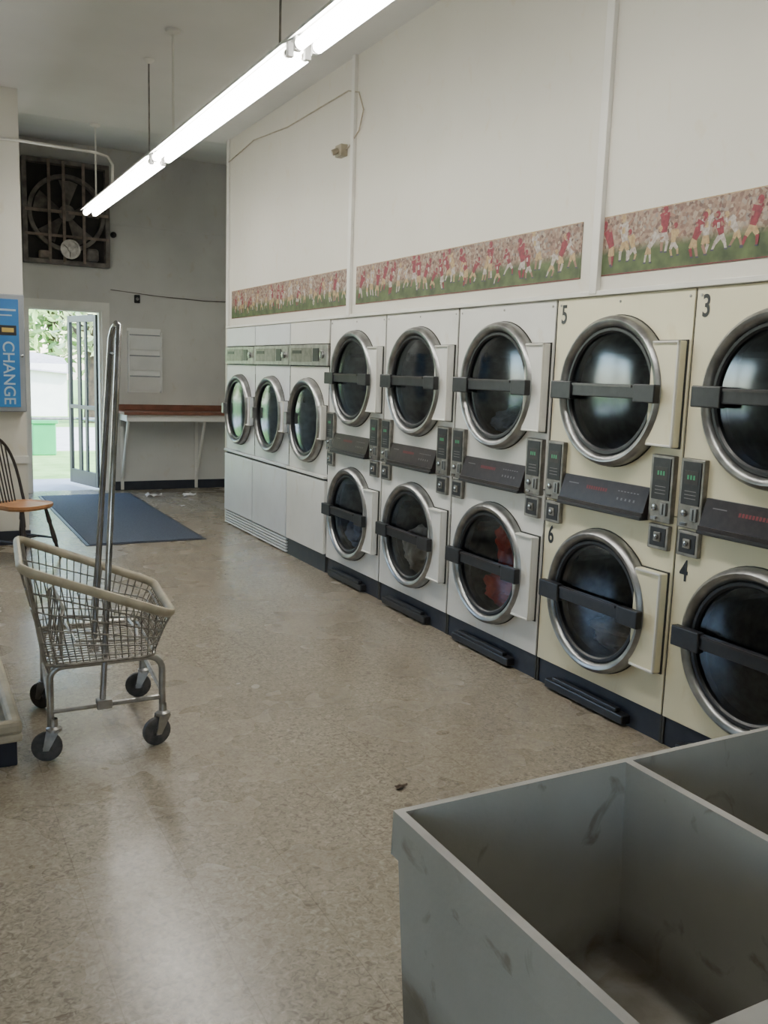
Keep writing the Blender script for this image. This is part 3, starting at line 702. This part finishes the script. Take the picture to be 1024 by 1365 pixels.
for cx_ in ((ex0+gx[0])/2,(gx[1]+ex1)/2):
    b.lathe((cx_,.88,.5355),(0,0,1),[(.04,0),(.04,.004),(.028,.004),(.026,.001),(.001,.001)],STEEL,20)
    b.tube([(cx_,.88,.47),(cx_,.88,.36)],.02,BLKP,10)
b.tube([((ex0+gx[0])/2,.88,.36),((gx[1]+ex1)/2,.88,.36)],.02,BLKP,10); b.tube([(1.17,.88,.36),(1.17,.88,.0)],.02,BLKP,10)
for xx in (x0+.08,x1-.08):
    for yy in (y0+.08,y1-.08):
        b.box(xx-.018,xx+.018,yy-.018,yy+.018,0,.50,STEEL,.003)
so=b.obj('utility_sink',(1.17,.88,0))
bm=bmesh.new(); bm.from_mesh(so.data); bmesh.ops.remove_doubles(bm,verts=bm.verts,dist=.0002); bm.to_mesh(so.data); bm.free()
bv=so.modifiers.new('bevel','BEVEL'); bv.width=.003; bv.segments=2; bv.limit_method='ANGLE'; bv.angle_limit=R(50)

# ---------------------------------------------------------------- low washer plinth (left)
b=MB()
px0,px1,py0,py1=-.75,.35,3.56,5.0
b.box(px0+.03,px1-.02,py0+.02,py1-.02,0,.105,BLACKB,.005)
b.box(px0,px1,py0,py1,.10,.135,BEIGE,.012)
b.box(px0,px1,py0,py0+.05,.13,.185,BEIGE,.016); b.box(px0,px1,py1-.05,py1,.13,.185,BEIGE,.016)
b.box(px1-.05,px1,py0+.02,py1-.02,.13,.185,BEIGE,.016); b.box(px0,px0+.05,py0+.02,py1-.02,.13,.185,BEIGE,.016)
b.obj('drain_trough',(-.2,4.2,0))

# ---------------------------------------------------------------- windsor chair
b=MB()
cx,cy=.78,7.50; ang=R(-50)
M=Matrix.Translation((cx,cy,0))@Matrix.Rotation(ang,4,'Z')
def P(x,y,z): return M@Vector((x,y,z))
n=28; top=[];botm=[]
for k in range(n):
    a=2*math.pi*k/n; ca,sa=math.cos(a),math.sin(a)
    rx=.21 if ca>0 else .20; 
    x=math.copysign(abs(ca)**.75,ca)*rx; y=math.copysign(abs(sa)**.75,sa)*(.215-.02*(ca<0))
    top.append((x,y))
vs=[P(x,y,.455) for x,y in top]+[P(x,y,.435) for x,y in top]+[P(x*.93,y*.93,.418) for x,y in top]+[P(x*.8,y*.8,.448) for x,y in top]
fs=[]
for k in range(n):
    j=(k+1)%n; fs+= [[k,j,n+j,n+k],[n+k,n+j,2*n+j,2*n+k],[k,3*n+k,3*n+j,j]]
fs+=[list(range(2*n,3*n))[::-1],list(range(3*n,4*n))]
b.add(vs,fs,WOOD)
legs=[]
for (sx,sy) in ((1,1),(1,-1),(-1,1),(-1,-1)):
    a=Vector((sx*.12,sy*.12,.425)); c=Vector((sx*.20,sy*.19,0.0))
    pts=[P(*a.lerp(c,t)) for t in (0,.15,.3,.32,.5,.68,.7,.85,1)]
    b.tube(pts,[.012,.016,.019,.014,.020,.019,.014,.013,.010],DWOOD,10); legs.append((a,c))
def mid(i,t): return P(*legs[i][0].lerp(legs[i][1],t))
for i,j in ((0,2),(1,3)): b.tube([mid(i,.6),(mid(i,.6)+mid(j,.6))/2,mid(j,.6)],[.007,.011,.007],DWOOD,8)
b.tube([(mid(0,.6)+mid(2,.6))/2,(mid(1,.6)+mid(3,.6))/2],.008,DWOOD,8)
hoop=[]
for k in range(21):
    t=k/20; a=math.pi*t; y=-.185*math.cos(a); z=.455+.50*math.sin(a)**.62 if 0<k<20 else .44
    hoop.append(P(-.16-.12*(z-.45)/.5,y,z))
b.tube(hoop,.012,DWOOD,10)
for k in range(1,8):
    y=-.145+.29*(k)/8*1.0; t=math.acos(max(-1,min(1,-y/.185))); z=.455+.50*math.sin(t)**.62
    b.tube([P(-.155,y*.85,.44),P(-.16-.12*(z-.45)/.5,y,z)],.006,DWOOD,8)
b.obj('windsor_chair',(cx,cy,0))

# ---------------------------------------------------------------- change machine
b=MB(); cx0,cx1,cz0,cz1=.36,.895,1.14,2.09; y=PY
b.box(cx0,cx1,y-.14,y-.001,cz0,cz1,GREYM,.01)
b.box(cx0+.04,cx1-.045,y-.148,y-.138,cz0+.04,cz1-.04,BLUE,.003)
b.box(cx0+.10,cx1-.23,y-.155,y-.146,1.30,1.75,GREYM,.004)
b.box(cx0+.15,cx1-.28,y-.165,y-.15,1.60,1.68,BLKP,.004); b.box(cx0+.13,cx1-.28,y-.20,y-.15,1.32,1.42,STEEL,.01)
b.box(.70,.83,y-.153,y-.146,1.76,1.84,BLKP,.002); b.box(.72,.81,y-.156,y-.152,1.785,1.82,GOLD)
b.box(.47,.83,y-.152,y-.146,1.955,1.97,TXTL); b.box(.47,.80,y-.152,y-.146,1.915,1.925,TXTL)
b.lathe((.87,y-.14,1.6),(0,-1,0),[(.012,0),(.012,.01),(.001,.012)],CHROME2,12)
b.obj('change_machine',(.63,PY,cz0))
cm=bpy.data.objects['change_machine']
text('change_lettering','CHANGE',.125,TXTL,frame((.725-.63,-.151,1.715-cz0),(0,0,-1),(1,0,0)),cm,bold=.001)

# ---------------------------------------------------------------- exterior
GR=mat('grass',(.26,.46,.13),(.16,.32,.07),3,.9,bump=.4)
GRV=mat('gravel_drive',(.60,.59,.56),(.5,.48,.45),3,.9)
LEAF=mat('foliage',(.30,.46,.15),(.13,.24,.07),1.5,.8)
LEAF2=mat('foliage_light',(.58,.65,.36),(.32,.42,.17),1.5,.8)
BARK=mat('bark',(.12,.08,.05),(.06,.04,.03),8,.9)
SID=mat('white_siding',(.85,.85,.85),(.75,.75,.77),3,.7); ROOF=mat('grey_shingle',(.4,.4,.42),(.3,.3,.32),10,.9)
boxobj('ground_grass',-40,50,BY+.12,90,-.3,-.08,GR)
boxobj('ground_front',-40,50,-60,-3.1,-.3,-.08,GRV)
boxobj('driveway',-20,40,17.6,24,-.08,-.07,GRV)
boxobj('door_step',1.1,2.4,BY+.13,12.9,-.08,-.02,GRV)
b=MB(); b.box(1.0,4.4,29,33,-.1,1.5,SID); b.add([(0.8,28.8,1.5),(4.6,28.8,1.2),(4.6,33.2,1.2),(.8,33.2,1.5),(.8,31,2.3),(4.6,31,1.7)],[[0,1,5,4],[4,5,2,3],[0,4,3],[1,2,5],[0,3,2,1]],ROOF)
b.obj('neighbour_shed',(2.7,31,0))
b=MB(); GP=mat('green_plastic',(.02,.35,.12),None,4,.4)
b.box(1.95,2.35,16.8,17.2,-.08,.48,GP,.02); b.box(1.92,2.38,16.77,17.23,.48,.54,GP,.01)
b.obj('garbage_bin',(2.15,17,-.08))
def tree(x,y,h,rad,m,sd,nl=2600,ls=.35):
    rnd=random.Random(sd); b=MB()
    b.tube([(x,y,-.08),(x+.1,y,h*.3),(x-.1,y+.1,h*.6),(x,y,h*.85)],[.25,.2,.13,.04],BARK,8)
    for k in range(7):
        a=rnd.uniform(0,6.28); z=h*rnd.uniform(.3,.7); b.tube([(x,y,z),(x+math.cos(a)*rad*.6,y+math.sin(a)*rad*.6,z+h*.15)],[.08,.02],BARK,6)
    bl=[(Vector((x+rnd.uniform(-.6,.6)*rad,y+rnd.uniform(-.6,.6)*rad,h*rnd.uniform(.3,.95))),rad*rnd.uniform(.3,.5)) for _ in range(16)]
    vs=[];fs=[]
    for i in range(nl):
        c,r=rnd.choice(bl); d=Vector((rnd.gauss(0,1),rnd.gauss(0,1),rnd.gauss(0,1))).normalized()*r*rnd.uniform(.6,1)
        p=c+d; u=Vector((rnd.gauss(0,1),rnd.gauss(0,1),rnd.gauss(0,1))).normalized(); w=u.orthogonal().normalized(); s=ls*rnd.uniform(.5,1)
        o=len(vs); vs+=[p-u*s,p+w*s*.4,p+u*s,p-w*s*.4]; fs.append([o,o+1,o+2,o+3])
    b.add(vs,fs,m); b.obj('tree',(x,y,0))
tree(5.2,38,8,4,LEAF,1); tree(8.5,42,9,4,LEAF2,2); tree(2.5,44,9,4,LEAF2,3); tree(4.6,26,5.5,1.5,LEAF2,4,1500,.2)
tree(-8,30,8,4,LEAF,6); tree(-3,36,8,4,LEAF2,8)

# ---------------------------------------------------------------- light
w=bpy.data.worlds.new('world'); S.world=w; w.use_nodes=True; nt=w.node_tree
bg=nt.nodes['Background']; sk=nt.nodes.new('ShaderNodeTexSky'); sk.sky_type='NISHITA'
sk.sun_disc=False; sk.sun_elevation=R(40); sk.sun_rotation=R(120)
nt.links.new(sk.outputs[0],bg.inputs['Color']); bg.inputs['Strength'].default_value=2.1
sd=bpy.data.lights.new('sun','SUN'); sd.energy=14; sd.angle=R(3); sd.color=(1,.96,.88)
so=bpy.data.objects.new('sun',sd); S.collection.objects.link(so); so.rotation_euler=(R(50),0,R(60)); so.location=(0,0,20)
